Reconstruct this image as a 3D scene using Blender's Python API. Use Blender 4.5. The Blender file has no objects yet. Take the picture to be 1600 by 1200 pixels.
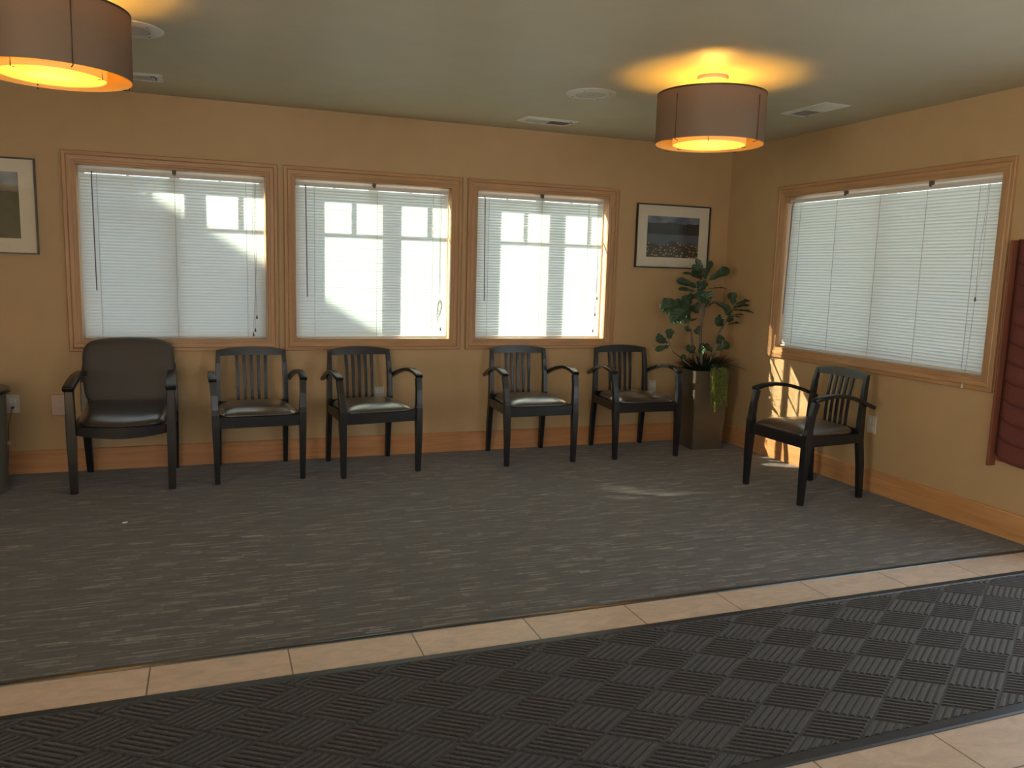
import bpy, bmesh, math, random
from mathutils import Vector, Matrix
random.seed(7)
S = bpy.context.scene
C = S.collection
PI = math.pi

# ------------------------------------------------------------------ camera
cp = Vector((-4.09848, -5.84176, 1.37844))
yaw, pitch, roll, fpx = 0.3596846, -0.1381682, 0.0289570, 1258.25
f = Vector((math.sin(yaw)*math.cos(pitch), math.cos(yaw)*math.cos(pitch), math.sin(pitch)))
r0 = f.cross(Vector((0, 0, 1))).normalized(); u0 = r0.cross(f)
r = r0*math.cos(roll) + u0*math.sin(roll); u = -r0*math.sin(roll) + u0*math.cos(roll)
cd = bpy.data.cameras.new('camera'); cam = bpy.data.objects.new('camera', cd); C.objects.link(cam)
cd.sensor_width = 36; cd.lens = 36*fpx/1600; cd.clip_start = .05
M = Matrix(((r.x, u.x, -f.x, cp.x), (r.y, u.y, -f.y, cp.y), (r.z, u.z, -f.z, cp.z), (0, 0, 0, 1)))
cam.matrix_world = M
S.camera = cam

# ------------------------------------------------------------------ world, sun, exposure
w = bpy.data.worlds.new('sky'); S.world = w; w.use_nodes = True
wn = w.node_tree; wn.nodes.clear()
wo = wn.nodes.new('ShaderNodeOutputWorld'); wb = wn.nodes.new('ShaderNodeBackground')
tc = wn.nodes.new('ShaderNodeTexCoord'); sx = wn.nodes.new('ShaderNodeSeparateXYZ'); rp = wn.nodes.new('ShaderNodeValToRGB')
wn.links.new(tc.outputs['Generated'], sx.inputs[0]); wn.links.new(sx.outputs[2], rp.inputs[0])
rp.color_ramp.elements[0].color = (.86, .95, 1, 1); rp.color_ramp.elements[1].color = (.50, .74, 1, 1)
wn.links.new(rp.outputs[0], wb.inputs[0]); wb.inputs[1].default_value = 2.65
wn.links.new(wb.outputs[0], wo.inputs[0])
sd = Vector((1.7, -1, -1.15)).normalized()
sl = bpy.data.lights.new('sun', 'SUN'); sl.energy = 54; sl.angle = math.radians(.5); sl.color = (1, .89, .66)
so = bpy.data.objects.new('sun', sl); C.objects.link(so)
so.rotation_euler = sd.to_track_quat('-Z', 'Y').to_euler(); so.location = (-6, 4, 6)
# daylight through the glazed entrance in the right wall, in front of which the mat lies
dl = bpy.data.lights.new('entrance_daylight', 'AREA'); dl.shape = 'RECTANGLE'; dl.size = 1.75; dl.size_y = 2.0
dl.energy = 29; dl.color = (.84, .90, 1)
do = bpy.data.objects.new('entrance_daylight', dl); C.objects.link(do)
do.location = (.1, -4.25, 1.06); do.rotation_euler = Vector((-1, 0, 0)).to_track_quat('-Z', 'Z').to_euler()
# unseen fill light added behind the camera, set in an added front window
fl_ = bpy.data.lights.new('added_front_fill', 'AREA'); fl_.shape = 'RECTANGLE'; fl_.size = 4.4; fl_.size_y = 1.5
fl_.energy = 17; fl_.color = (1, .95, .86)
fo_ = bpy.data.objects.new('added_front_fill', fl_); C.objects.link(fo_)
fo_.location = (-4.2, -8.55, 1.5); fo_.rotation_euler = Vector((0, 1, 0)).to_track_quat('-Z', 'Z').to_euler()
# unseen fill light added at the left, mainly to brighten the right wall
ll = bpy.data.lights.new('added_left_fill', 'AREA'); ll.shape = 'RECTANGLE'; ll.size = 2.4; ll.spread = math.radians(130); ll.size_y = 1.3
ll.energy = 88; ll.color = (1, .94, .83)
lo_ = bpy.data.objects.new('added_left_fill', ll); C.objects.link(lo_)
lo_.location = (-8.15, -7.0, 1.45); lo_.rotation_euler = Vector((1, 0, 0)).to_track_quat('-Z', 'Z').to_euler()
vs = S.view_settings
vs.view_transform = 'Standard'; vs.look = 'None'; vs.gamma = 1; vs.use_curve_mapping = False; vs.exposure = 0.0

# ------------------------------------------------------------------ materials
def new_mat(name):
    m = bpy.data.materials.new(name); m.use_nodes = True
    n = m.node_tree; b = n.nodes['Principled BSDF']
    return m, n, b, n.nodes['Material Output']
def N(n, t, **kw):
    x = n.nodes.new('ShaderNode'+t)
    for k, v in kw.items():
        if isinstance(k, str) and hasattr(x, k): setattr(x, k, v)
        else: x.inputs[k].default_value = v
    return x
def setin(x, **kw):
    for k, v in kw.items(): x.inputs[k.replace('_', ' ')].default_value = v
    return x
def ramp(n, stops):
    x = n.nodes.new('ShaderNodeValToRGB'); e = x.color_ramp.elements
    while len(e) < len(stops): e.new(.5)
    for i, (p, c) in enumerate(stops): e[i].position = p; e[i].color = (*c, 1)
    return x
def plain(name, col, rough=.6, metal=0, var=.06, scale=30, bump=0, spec=.5):
    m, n, b, o = new_mat(name)
    t = N(n, 'TexCoord'); ns = setin(N(n, 'TexNoise'), Scale=scale, Detail=4.0)
    n.links.new(t.outputs['Object'], ns.inputs['Vector'])
    rr = ramp(n, [(.3, [c*(1-var) for c in col]), (.7, [min(1, c*(1+var)) for c in col])])
    n.links.new(ns.outputs[0], rr.inputs[0]); n.links.new(rr.outputs[0], b.inputs['Base Color'])
    setin(b, Roughness=rough, Metallic=metal); b.inputs['Specular IOR Level'].default_value = spec
    if bump:
        bp = setin(N(n, 'Bump'), Strength=bump, Distance=.002)
        n.links.new(ns.outputs[0], bp.inputs['Height']); n.links.new(bp.outputs[0], b.inputs['Normal'])
    return m
def wood(name, c1, c2, axis=0, rough=.4, scale=1.0, spec=.5):
    m, n, b, o = new_mat(name)
    t = N(n, 'TexCoord'); mp = N(n, 'Mapping'); s = [38*scale]*3; s[axis] = 2.2*scale; mp.inputs['Scale'].default_value = s
    n.links.new(t.outputs['Object'], mp.inputs[0])
    ns = setin(N(n, 'TexNoise'), Scale=1.0, Detail=5.0, Distortion=.8); n.links.new(mp.outputs[0], ns.inputs['Vector'])
    rr = ramp(n, [(.3, c1), (.7, c2)]); n.links.new(ns.outputs[0], rr.inputs[0]); n.links.new(rr.outputs[0], b.inputs['Base Color'])
    setin(b, Roughness=rough); b.inputs['Specular IOR Level'].default_value = spec
    return m
M_wall = plain('wall_paint', (.48, .325, .168), .55, var=.03, scale=6, spec=.35)
M_ceil = plain('ceiling_paint', (.50, .465, .34), .5, var=.03, scale=5, spec=.35)
M_base = wood('baseboard_oak', (.42, .185, .07), (.56, .27, .11), 0, .38)
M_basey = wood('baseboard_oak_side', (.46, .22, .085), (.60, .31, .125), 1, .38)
M_case = wood('casing_oak', (.37, .195, .085), (.49, .285, .13), 0, .4)
M_casev = wood('casing_oak_upright', (.37, .195, .085), (.49, .285, .13), 2, .4)
M_vinyl = plain('white_vinyl', (.75, .75, .72), .4, var=.02)
M_black = plain('black_lacquered_wood', (.012, .0125, .0135), .27, var=.1, scale=40)
M_leather = plain('dark_brown_vinyl', (.026, .020, .018), .28, var=.15, scale=120, bump=.03, spec=1.0)
M_leather.node_tree.nodes['Principled BSDF'].inputs['Coat Weight'].default_value = 1.0
M_leather.node_tree.nodes['Principled BSDF'].inputs['Coat IOR'].default_value = 1.9
M_leather.node_tree.nodes['Principled BSDF'].inputs['Coat Roughness'].default_value = .25
M_fabric = plain('grey_upholstery', (.060, .054, .050), .6, var=.2, scale=300, bump=.3)
M_white = plain('white_plastic', (.62, .56, .48), .4, var=.02)
M_wmetal = plain('white_enamel', (.62, .60, .54), .45, var=.02)
M_grille = plain('speaker_mesh', (.50, .48, .43), .6, var=.1, scale=400)
M_dark = plain('void_shade', (.02, .02, .02), .8)  # near-black colour stands for the shade inside duct and outlet slots
M_frame = plain('black_frame', (.014, .012, .011), .35)
M_mount = plain('cream_mount', (.66, .60, .48), .8, var=.02)
M_steel = plain('brushed_steel', (.45, .47, .50), .28, metal=1, var=.08)
M_bronze = plain('bronze_wire', (.07, .05, .035), .45, metal=.6)
M_canopy = plain('warm_enamel', (.62, .52, .38), .4)
M_maroon = plain('maroon_cloth', (.135, .036, .028), .85, var=.25, scale=250, bump=.3)
M_redwood = wood('reddish_wood', (.17, .055, .030), (.25, .085, .045), 2, .5)
M_planter = plain('dark_taupe_planter', (.085, .066, .048), .35, var=.12, scale=14)
M_soil = plain('soil', (.02, .016, .01), .95, var=.3, scale=80)
M_bark = plain('bark', (.15, .12, .085), .8, var=.35, scale=60, bump=.4)
M_grass = plain('dark_grass_blades', (.012, .024, .012), .45, var=.3, scale=60)
M_bead = plain('yellow_green_beads', (.13, .16, .025), .5, var=.4, scale=90)
M_cord = plain('grey_cable', (.12, .10, .08), .6)
M_wand = plain('brown_wand', (.16, .085, .07), .35)
M_string = plain('white_cord', (.42, .40, .37), .8)
M_tablew = plain('black_table', (.022, .02, .018), .3)
M_tablec = plain('olive_grey_pedestal', (.11, .10, .075), .7)
M_rubber = plain('mat_rubber_border', (.028, .031, .038), .42, var=.1)
M_concrete = plain('concrete', (.42, .41, .38), .85, var=.1, scale=3)
M_siding = plain('neighbour_siding', (.42, .42, .40), .8, var=.05)
M_eave = plain('tan_soffit', (.34, .27, .20), .7, var=.05)
M_rooff = plain('neighbour_shingles', (.10, .10, .10), .9, var=.2, scale=6)
M_roomback = plain('rear_wall_paint', (.45, .34, .19), .6, var=.03, scale=6)

def translucent(name, col, tcol, fac, rough=.5):
    m = bpy.data.materials.new(name); m.use_nodes = True; n = m.node_tree; n.nodes.clear()
    o = N(n, 'OutputMaterial'); d = N(n, 'BsdfDiffuse'); t = N(n, 'BsdfTranslucent'); mx = N(n, 'MixShader')
    g = N(n, 'BsdfGlossy'); m2 = N(n, 'MixShader'); g.inputs['Roughness'].default_value = rough
    tcd = N(n, 'TexCoord'); ns = setin(N(n, 'TexNoise'), Scale=40.0, Detail=2.0); n.links.new(tcd.outputs['Object'], ns.inputs['Vector'])
    rr = ramp(n, [(.2, [c*.97 for c in col]), (.8, col)]); n.links.new(ns.outputs[0], rr.inputs[0]); n.links.new(rr.outputs[0], d.inputs[0])
    t.inputs[0].default_value = (*tcol, 1); mx.inputs[0].default_value = fac; m2.inputs[0].default_value = .04
    n.links.new(d.outputs[0], mx.inputs[1]); n.links.new(t.outputs[0], mx.inputs[2])
    n.links.new(mx.outputs[0], m2.inputs[1]); n.links.new(g.outputs[0], m2.inputs[2]); n.links.new(m2.outputs[0], o.inputs[0])
    return m
M_slat = translucent('blind_slat', (.70, .69, .66), (.74, .92, .96), .19)
M_rail = translucent('blind_rail', (.68, .64, .58), (.8, .8, .76), .08)
M_shade = translucent('taupe_shade_fabric', (.19, .135, .092), (1, .5, .12), .08)
M_lining = translucent('cream_shade_lining', (.86, .64, .24), (1, .8, .5), .06)
M_inner = translucent('cream_inner_shade', (.85, .74, .50), (1, .82, .45), .48)
M_diff = translucent('frosted_diffuser', (.85, .76, .5), (1, .84, .50), .42)
dn = M_diff.node_tree; rf_ = N(dn, 'BsdfRefraction'); rf_.inputs['Roughness'].default_value = .55; rf_.inputs['IOR'].default_value = 1.02; rf_.inputs['Color'].default_value = (1, .92, .75, 1)
mxd = N(dn, 'MixShader'); mxd.inputs[0].default_value = .3; od = [q for q in dn.nodes if q.type == 'OUTPUT_MATERIAL'][0]; sh_ = od.inputs[0].links[0].from_socket
dn.links.new(sh_, mxd.inputs[1]); dn.links.new(rf_.outputs[0], mxd.inputs[2]); dn.links.new(mxd.outputs[0], od.inputs[0])

def math_n(n, op, a, b=None):
    x = N(n, 'Math'); x.operation = op
    for i, v in enumerate((a, b)):
        if v is None: continue
        if isinstance(v, (int, float)): x.inputs[i].default_value = v
        else: n.links.new(v, x.inputs[i])
    return x.outputs[0]

def glass_mat(name, tint, gl, rough=0.0):
    m = bpy.data.materials.new(name); m.use_nodes = True; n = m.node_tree; n.nodes.clear()
    o = N(n, 'OutputMaterial'); t = N(n, 'BsdfTransparent'); g = N(n, 'BsdfGlossy'); mx = N(n, 'MixShader'); fr = N(n, 'LayerWeight')
    t.inputs[0].default_value = (*tint, 1); g.inputs['Roughness'].default_value = rough
    fr.inputs[0].default_value = .5
    pw = math_n(n, 'POWER', fr.outputs['Facing'], 4.5); fa = math_n(n, 'ADD', math_n(n, 'MULTIPLY', pw, .8), gl)
    n.links.new(fa, mx.inputs[0]); n.links.new(t.outputs[0], mx.inputs[1]); n.links.new(g.outputs[0], mx.inputs[2]); n.links.new(mx.outputs[0], o.inputs[0])
    return m
M_glass = glass_mat('window_glass', (.92, .95, .94), .04)
M_pglass = glass_mat('picture_glass', (.97, .97, .97), .05, .02)

def carpet_mat():
    m, n, b, o = new_mat('streaked_carpet')
    t = N(n, 'TexCoord'); s = N(n, 'SeparateXYZ'); n.links.new(t.outputs['Object'], s.inputs[0])
    def layer(rowh, lenx, seed, lo, hi):
        row = math_n(n, 'FLOOR', math_n(n, 'DIVIDE', s.outputs[1], rowh))
        wn1 = N(n, 'TexWhiteNoise', noise_dimensions='1D'); n.links.new(math_n(n, 'ADD', row, seed), wn1.inputs['W'])
        col = math_n(n, 'FLOOR', math_n(n, 'ADD', math_n(n, 'DIVIDE', s.outputs[0], lenx), math_n(n, 'MULTIPLY', wn1.outputs[0], 7.0)))
        cb = N(n, 'CombineXYZ'); n.links.new(col, cb.inputs[0]); n.links.new(row, cb.inputs[1]); cb.inputs[2].default_value = seed
        w2 = N(n, 'TexWhiteNoise', noise_dimensions='3D'); n.links.new(cb.outputs[0], w2.inputs['Vector'])
        mr = N(n, 'MapRange'); n.links.new(w2.outputs[0], mr.inputs[0])
        mr.inputs[1].default_value = lo; mr.inputs[2].default_value = hi
        return mr.outputs[0]
    a = layer(.0088, .105, 3.3, .66, 1.0)     # light dashes
    c = layer(.0352, .09, 9.1, .0, 1.0)       # blocks
    e = layer(.0088, .16, 21.7, .0, 1.0)     # faint line variation
    d = layer(.0352, .14, 41.2, .84, 1.0)     # lighter blocks
    ns = setin(N(n, 'TexNoise'), Scale=420.0, Detail=3.0); n.links.new(t.outputs['Object'], ns.inputs['Vector'])
    v = math_n(n, 'ADD', math_n(n, 'MULTIPLY', a, .46), math_n(n, 'MULTIPLY', c, .26))
    v = math_n(n, 'ADD', v, math_n(n, 'MULTIPLY', e, .22))
    v = math_n(n, 'ADD', v, math_n(n, 'MULTIPLY', d, .22))
    v = math_n(n, 'ADD', v, math_n(n, 'MULTIPLY', math_n(n, 'SUBTRACT', ns.outputs[0], .5), .30))
    rr = ramp(n, [(0, (.030, .026, .021)), (.30, (.048, .042, .035)), (.55, (.088, .079, .067)), (1, (.27, .242, .215))])
    n.links.new(v, rr.inputs[0]); n.links.new(rr.outputs[0], b.inputs['Base Color'])
    setin(b, Roughness=.85); b.inputs['Specular IOR Level'].default_value = .25
    b.inputs['Sheen Weight'].default_value = .25
    bp = setin(N(n, 'Bump'), Strength=.5, Distance=.003); n.links.new(v, bp.inputs['Height']); n.links.new(bp.outputs[0], b.inputs['Normal'])
    return m
def tile_mat():
    m, n, b, o = new_mat('beige_floor_tile')
    t = N(n, 'TexCoord'); mp = N(n, 'Mapping'); mp.inputs['Location'].default_value = (4.319, 2.972, 0)
    n.links.new(t.outputs['Object'], mp.inputs[0])
    br = N(n, 'TexBrick'); br.offset = 0; n.links.new(mp.outputs[0], br.inputs['Vector'])
    setin(br, Scale=1.0, Mortar_Size=.0030, Mortar_Smooth=.1, Brick_Width=.4571, Row_Height=.4571)
    br.inputs['Color1'].default_value = (.60, .47, .37, 1); br.inputs['Color2'].default_value = (.68, .55, .45, 1); br.inputs['Mortar'].default_value = (.22, .15, .10, 1)
    ns = setin(N(n, 'TexNoise'), Scale=9.0, Detail=7.0, Distortion=1.2); ns.inputs['Roughness'].default_value = .62
    mp2 = N(n, 'Mapping'); mp2.inputs['Scale'].default_value = (1, 2.2, 1); n.links.new(t.outputs['Object'], mp2.inputs[0]); n.links.new(mp2.outputs[0], ns.inputs['Vector'])
    rr = ramp(n, [(.3, (.80, .80, .80)), (.7, (1.08, 1.06, 1.04))]); n.links.new(ns.outputs[0], rr.inputs[0])
    mx = N(n, 'Mix', data_type='RGBA', blend_type='MULTIPLY'); mx.inputs[0].default_value = 1
    n.links.new(br.outputs[0], mx.inputs[6]); n.links.new(rr.outputs[0], mx.inputs[7]); n.links.new(mx.outputs[2], b.inputs['Base Color'])
    setin(b, Roughness=.42)
    inv = math_n(n, 'SUBTRACT', 1.0, br.outputs['Fac'])
    bp = setin(N(n, 'Bump'), Strength=.4, Distance=.003); n.links.new(inv, bp.inputs['Height']); n.links.new(bp.outputs[0], b.inputs['Normal'])
    return m
def mat_mat():
    m, n, b, o = new_mat('charcoal_ribbed_pile')
    t = N(n, 'TexCoord'); ns = setin(N(n, 'TexNoise'), Scale=260.0, Detail=4.0); n.links.new(t.outputs['Object'], ns.inputs['Vector'])
    rr = ramp(n, [(.3, (.012, .010, .010)), (.6, (.026, .023, .024)), (.78, (.065, .060, .060))]); n.links.new(ns.outputs[0], rr.inputs[0])
    n.links.new(rr.outputs[0], b.inputs['Base Color']); setin(b, Roughness=.8); b.inputs['Sheen Weight'].default_value = .2
    bp = setin(N(n, 'Bump'), Strength=.8, Distance=.003); n.links.new(ns.outputs[0], bp.inputs['Height']); n.links.new(bp.outputs[0], b.inputs['Normal'])
    return m
def leaf_mat():
    m, n, b, o = new_mat('fig_leaf')
    t = N(n, 'TexCoord'); ns = setin(N(n, 'TexNoise'), Scale=14.0, Detail=3.0); n.links.new(t.outputs['Object'], ns.inputs['Vector'])
    rr = ramp(n, [(.3, (.018, .040, .018)), (.7, (.036, .072, .030))]); n.links.new(ns.outputs[0], rr.inputs[0])
    uvn = N(n, 'UVMap'); uvn.uv_map = 'UVMap'; sp = N(n, 'SeparateXYZ'); n.links.new(uvn.outputs[0], sp.inputs[0])
    # pale midrib and side veins
    du = math_n(n, 'ABSOLUTE', math_n(n, 'SUBTRACT', sp.outputs[0], .5))
    mid = math_n(n, 'LESS_THAN', du, .022)
    vv = math_n(n, 'FRACT', math_n(n, 'MULTIPLY', math_n(n, 'SUBTRACT', sp.outputs[1], math_n(n, 'MULTIPLY', du, .55)), 7.0))
    vein = math_n(n, 'LESS_THAN', vv, .09)
    mm = math_n(n, 'MAXIMUM', mid, vein)
    mx = N(n, 'Mix', data_type='RGBA'); n.links.new(math_n(n, 'MULTIPLY', mm, .55), mx.inputs[0]); n.links.new(rr.outputs[0], mx.inputs[6]); mx.inputs[7].default_value = (.13, .20, .085, 1)
    n.links.new(mx.outputs[2], b.inputs['Base Color']); setin(b, Roughness=.33)
    hh = math_n(n, 'ABSOLUTE', math_n(n, 'SUBTRACT', vv, .5))
    bp = setin(N(n, 'Bump'), Strength=.7, Distance=.006); bp.invert = True; n.links.new(hh, bp.inputs['Height']); n.links.new(bp.outputs[0], b.inputs['Normal'])
    return m
def print_mat(kind):
    m, n, b, o = new_mat('landscape_print_'+kind)
    uvn = N(n, 'UVMap'); uvn.uv_map = 'UVMap'; sp = N(n, 'SeparateXYZ'); n.links.new(uvn.outputs[0], sp.inputs[0])
    X, Y = sp.outputs[0], sp.outputs[1]
    n1 = setin(N(n, 'TexNoise'), Scale=4.0, Detail=6.0); n.links.new(uvn.outputs[0], n1.inputs['Vector'])
    cx = N(n, 'CombineXYZ'); n.links.new(X, cx.inputs[0]); n2 = setin(N(n, 'TexNoise'), Scale=3.5 if kind == 'lake' else 2.4, Detail=5.0); n.links.new(cx.outputs[0], n2.inputs['Vector'])
    def mix(fac, a, bb):
        x = N(n, 'Mix', data_type='RGBA'); n.links.new(fac, x.inputs[0])
        for i, v in ((6, a), (7, bb)):
            if isinstance(v, tuple): x.inputs[i].default_value = (*v, 1)
            else: n.links.new(v, x.inputs[i])
        return x.outputs[2]
    sky = ramp(n, [(.35, (.055, .075, .13)), (.65, (.20, .24, .30))]); n.links.new(n1.outputs[0], sky.inputs[0])
    if kind == 'lake':
        ridge = math_n(n, 'ADD', math_n(n, 'MULTIPLY', n2.outputs[0], .16), .76)
        col = mix(math_n(n, 'LESS_THAN', Y, ridge), sky.outputs[0], (.022, .024, .020))
        shore = math_n(n, 'ADD', math_n(n, 'MULTIPLY', n2.outputs[0], -.07), .60)
        col = mix(math_n(n, 'LESS_THAN', Y, shore), col, (.085, .10, .125))
        fl = setin(N(n, 'TexVoronoi'), Scale=17.0); n.links.new(uvn.outputs[0], fl.inputs['Vector'])
        bush = math_n(n, 'ADD', math_n(n, 'MULTIPLY', n1.outputs[0], .5), .09)
        low = math_n(n, 'LESS_THAN', Y, bush)
        col = mix(low, col, (.045, .038, .022))
        dots = math_n(n, 'MULTIPLY', math_n(n, 'LESS_THAN', fl.outputs['Distance'], .33), low)
        col = mix(dots, col, (.42, .24, .12))
    else:
        ridge = math_n(n, 'ADD', math_n(n, 'MULTIPLY', n2.outputs[0], .25), .68)
        rock = ramp(n, [(.4, (.05, .05, .055)), (.6, (.26, .20, .12))]); n.links.new(n1.outputs[0], rock.inputs[0])
        col = mix(math_n(n, 'LESS_THAN', Y, ridge), sky.outputs[0], rock.outputs[0])
        mead = ramp(n, [(.35, (.022, .028, .012)), (.65, (.05, .06, .025))]); n.links.new(n1.outputs[0], mead.inputs[0])
        col = mix(math_n(n, 'LESS_THAN', Y, math_n(n, 'ADD', math_n(n, 'MULTIPLY', n2.outputs[0], .1), .66)), col, mead.outputs[0])
    n.links.new(col, b.inputs['Base Color']); setin(b, Roughness=.6)
    return m
M_carpet, M_tile, M_mat, M_leaf = carpet_mat(), tile_mat(), mat_mat(), leaf_mat()
M_plake, M_pmead = print_mat('lake'), print_mat('meadow')

# ------------------------------------------------------------------ mesh helpers
def link(name, bm, mat, parent=None, smooth=False, loc=None, rotz=0):
    bmesh.ops.recalc_face_normals(bm, faces=bm.faces)
    me = bpy.data.meshes.new(name); bm.to_mesh(me); bm.free()
    mats = mat if isinstance(mat, (list, tuple)) else [mat]
    for x in mats: me.materials.append(x)
    if smooth:
        me.polygons.foreach_set('use_smooth', [True]*len(me.polygons))
        me.set_sharp_from_angle(angle=math.radians(38))
    o = bpy.data.objects.new(name, me); C.objects.link(o)
    if parent: o.parent = parent
    if loc: o.location = loc
    o.rotation_euler.z = rotz
    return o
def thing(name, label, cat, loc, rotz=0, group=None):
    o = bpy.data.objects.new(name, None); C.objects.link(o); o.empty_display_size = .1
    o.location = loc; o.rotation_euler.z = rotz; o['label'] = label; o['category'] = cat
    if group: o['group'] = group
    return o
def tag(o, label, cat, group=None):
    o['label'] = label; o['category'] = cat
    if group: o['group'] = group
    return o
def struct(o, label=None):
    o['kind'] = 'structure'
    return o
def BM(): return bmesh.new()
def box(bm, a, b, bev=0):
    x0, y0, z0 = [min(p, q) for p, q in zip(a, b)]; x1, y1, z1 = [max(p, q) for p, q in zip(a, b)]
    v = [bm.verts.new(p) for p in ((x0,y0,z0),(x1,y0,z0),(x1,y1,z0),(x0,y1,z0),(x0,y0,z1),(x1,y0,z1),(x1,y1,z1),(x0,y1,z1))]
    fs = [bm.faces.new([v[i] for i in q]) for q in ((0,3,2,1),(4,5,6,7),(0,1,5,4),(1,2,6,5),(2,3,7,6),(3,0,4,7))]
    if bev:
        es = list({e for fc in fs for e in fc.edges})
        bmesh.ops.bevel(bm, geom=es, offset=bev, segments=2, profile=.5, affect='EDGES')
def sweep(bm, path, side, bev=0):
    """path: list of (pos, w, d): w along side vector, d across; rectangular section"""
    side = Vector(side).normalized(); rings = []
    for i, (p, w_, d_) in enumerate(path):
        p = Vector(p); a = Vector(path[max(i-1, 0)][0]); b = Vector(path[min(i+1, len(path)-1)][0])
        t = (b-a).normalized(); sv = (side - t*side.dot(t)).normalized(); dv = t.cross(sv).normalized()
        rings.append([bm.verts.new(p + sv*sx_*w_/2 + dv*sy_*d_/2) for sx_, sy_ in ((-1,-1),(1,-1),(1,1),(-1,1))])
    fs = []
    for i in range(len(rings)-1):
        for k in range(4): fs.append(bm.faces.new((rings[i][k], rings[i][(k+1)%4], rings[i+1][(k+1)%4], rings[i+1][k])))
    fs.append(bm.faces.new(rings[0][::-1])); fs.append(bm.faces.new(rings[-1]))
    if bev:
        es = set()
        for rg in rings[:1]+rings[-1:]:
            for k in range(4): es.add(bm.edges.get((rg[k], rg[(k+1)%4])))
        for i in range(len(rings)-1):
            for k in range(4): es.add(bm.edges.get((rings[i][k], rings[i+1][k])))
        bmesh.ops.bevel(bm, geom=[e for e in es if e], offset=bev, segments=2, profile=.5, affect='EDGES')
def tube(bm, pts, rad, seg=8, rads=None):
    pts = [Vector(p) for p in pts]; rings = []
    ref = Vector((0, 0, 1))
    for i, p in enumerate(pts):
        t = (pts[min(i+1, len(pts)-1)] - pts[max(i-1, 0)]).normalized()
        rf = ref if abs(t.dot(ref)) < .95 else Vector((1, 0, 0))
        a = t.cross(rf).normalized(); b = t.cross(a)
        rr = rads[i] if rads else rad
        rings.append([bm.verts.new(p + (a*math.cos(q) + b*math.sin(q))*rr) for q in [2*PI*k/seg for k in range(seg)]])
        if i and rings[-2]:
            # align start index to previous ring to avoid twists
            pr = rings[-2]; k0 = min(range(seg), key=lambda k: (rings[-1][k].co-pr[0].co).length)
            rings[-1] = rings[-1][k0:]+rings[-1][:k0]
    for i in range(len(rings)-1):
        for k in range(seg): bm.faces.new((rings[i][k], rings[i][(k+1)%seg], rings[i+1][(k+1)%seg], rings[i+1][k]))
    bm.faces.new(rings[0][::-1]); bm.faces.new(rings[-1])
def lathe(bm, prof, seg=48, c=(0, 0, 0), caps=False):
    rings = []
    for (rr, z) in prof:
        rings.append([bm.verts.new((c[0]+rr*math.cos(2*PI*k/seg), c[1]+rr*math.sin(2*PI*k/seg), c[2]+z)) for k in range(seg)])
    for i in range(len(rings)-1):
        for k in range(seg): bm.faces.new((rings[i][k], rings[i][(k+1)%seg], rings[i+1][(k+1)%seg], rings[i+1][k]))
    if caps: bm.faces.new(rings[0][::-1]); bm.faces.new(rings[-1])
def pad(bm, hx, hy, z0, z1, nx=20, ny=20, e=5, crown=.012, top=None, cy=0, shape=None):
    """upholstered pad: superellipse plan, rounded edge, crowned top"""
    rows = []
    prof = [(.97, 0, 0), (1.0, .22, 0), (1.0, .40, 0), (.985, .58, 0), (.95, .74, .04), (.90, .86, .14), (.82, .95, .34), (.70, 1, .58), (.5, 1, .82), (.25, 1, .96)]
    seg = 64
    for (s, hz, cr) in prof:
        ring = []
        for k in range(seg):
            a = 2*PI*k/seg; ca, sa = math.cos(a), math.sin(a)
            x = hx*math.copysign(abs(ca)**(2/e), ca); y = hy*math.copysign(abs(sa)**(2/e), sa)
            px, py = x - (1-s)*hx*(x/hx), y - (1-s)*hy*(y/hy)
            pz = z0 + (z1-z0)*hz + crown*cr
            v = Vector((px, cy+py, pz))
            if shape: v = shape(v)
            ring.append(bm.verts.new(v))
        rows.append(ring)
    for i in range(len(rows)-1):
        for k in range(seg): bm.faces.new((rows[i][k], rows[i][(k+1)%seg], rows[i+1][(k+1)%seg], rows[i+1][k]))
    cen = Vector((0, cy, z1+crown))
    if shape: cen = shape(cen)
    c = bm.verts.new(cen)
    for k in range(seg): bm.faces.new((rows[-1][k], rows[-1][(k+1)%seg], c))
    bm.faces.new(rows[0][::-1])
def copy_tree(o, parent=None):
    c = o.copy(); C.objects.link(c)
    if parent: c.parent = parent
    for ch in list(o.children): copy_tree(ch, c)
    return c

# ------------------------------------------------------------------ room shell
H = 2.44; XL = -8.2; YB = -8.6; TH = .16
back_holes = [(-4.886, -3.725), (-3.545, -2.410), (-2.226, -1.118)]
BZ0, BZ1 = .857, 1.985
RY0, RY1, RZ0, RZ1 = -2.533, -.715, .855, 2.007
DY0, DY1, DZ1 = -5.2, -3.3, 2.12
bm = BM()
xs = [XL-TH] + [x for h in back_holes for x in h] + [0]
box(bm, (xs[0], 0, 0), (0, TH, BZ0)); box(bm, (xs[0], 0, BZ1), (0, TH, H))
for i in range(0, len(xs), 2): box(bm, (xs[i], 0, BZ0), (xs[i+1], TH, BZ1))
struct(link('wall_back', bm, M_wall))
bm = BM()
box(bm, (0, RY1, 0), (TH, TH, H)); box(bm, (0, RY0, 0), (TH, RY1, RZ0)); box(bm, (0, RY0, RZ1), (TH, RY1, H))
box(bm, (0, DY1, 0), (TH, RY0, H)); box(bm, (0, DY0, DZ1), (TH, DY1, H)); box(bm, (0, YB, 0), (TH, DY0, H))
struct(link('wall_right', bm, M_wall))
bm = BM(); box(bm, (XL-TH, -5.74, 0), (XL, 0, H)); box(bm, (XL-TH, YB, 0), (XL, -8.26, H)); box(bm, (XL-TH, -8.26, 0), (XL, -5.74, .76)); box(bm, (XL-TH, -8.26, 2.14), (XL, -5.74, H))
struct(link('wall_left', bm, M_roomback))
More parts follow.
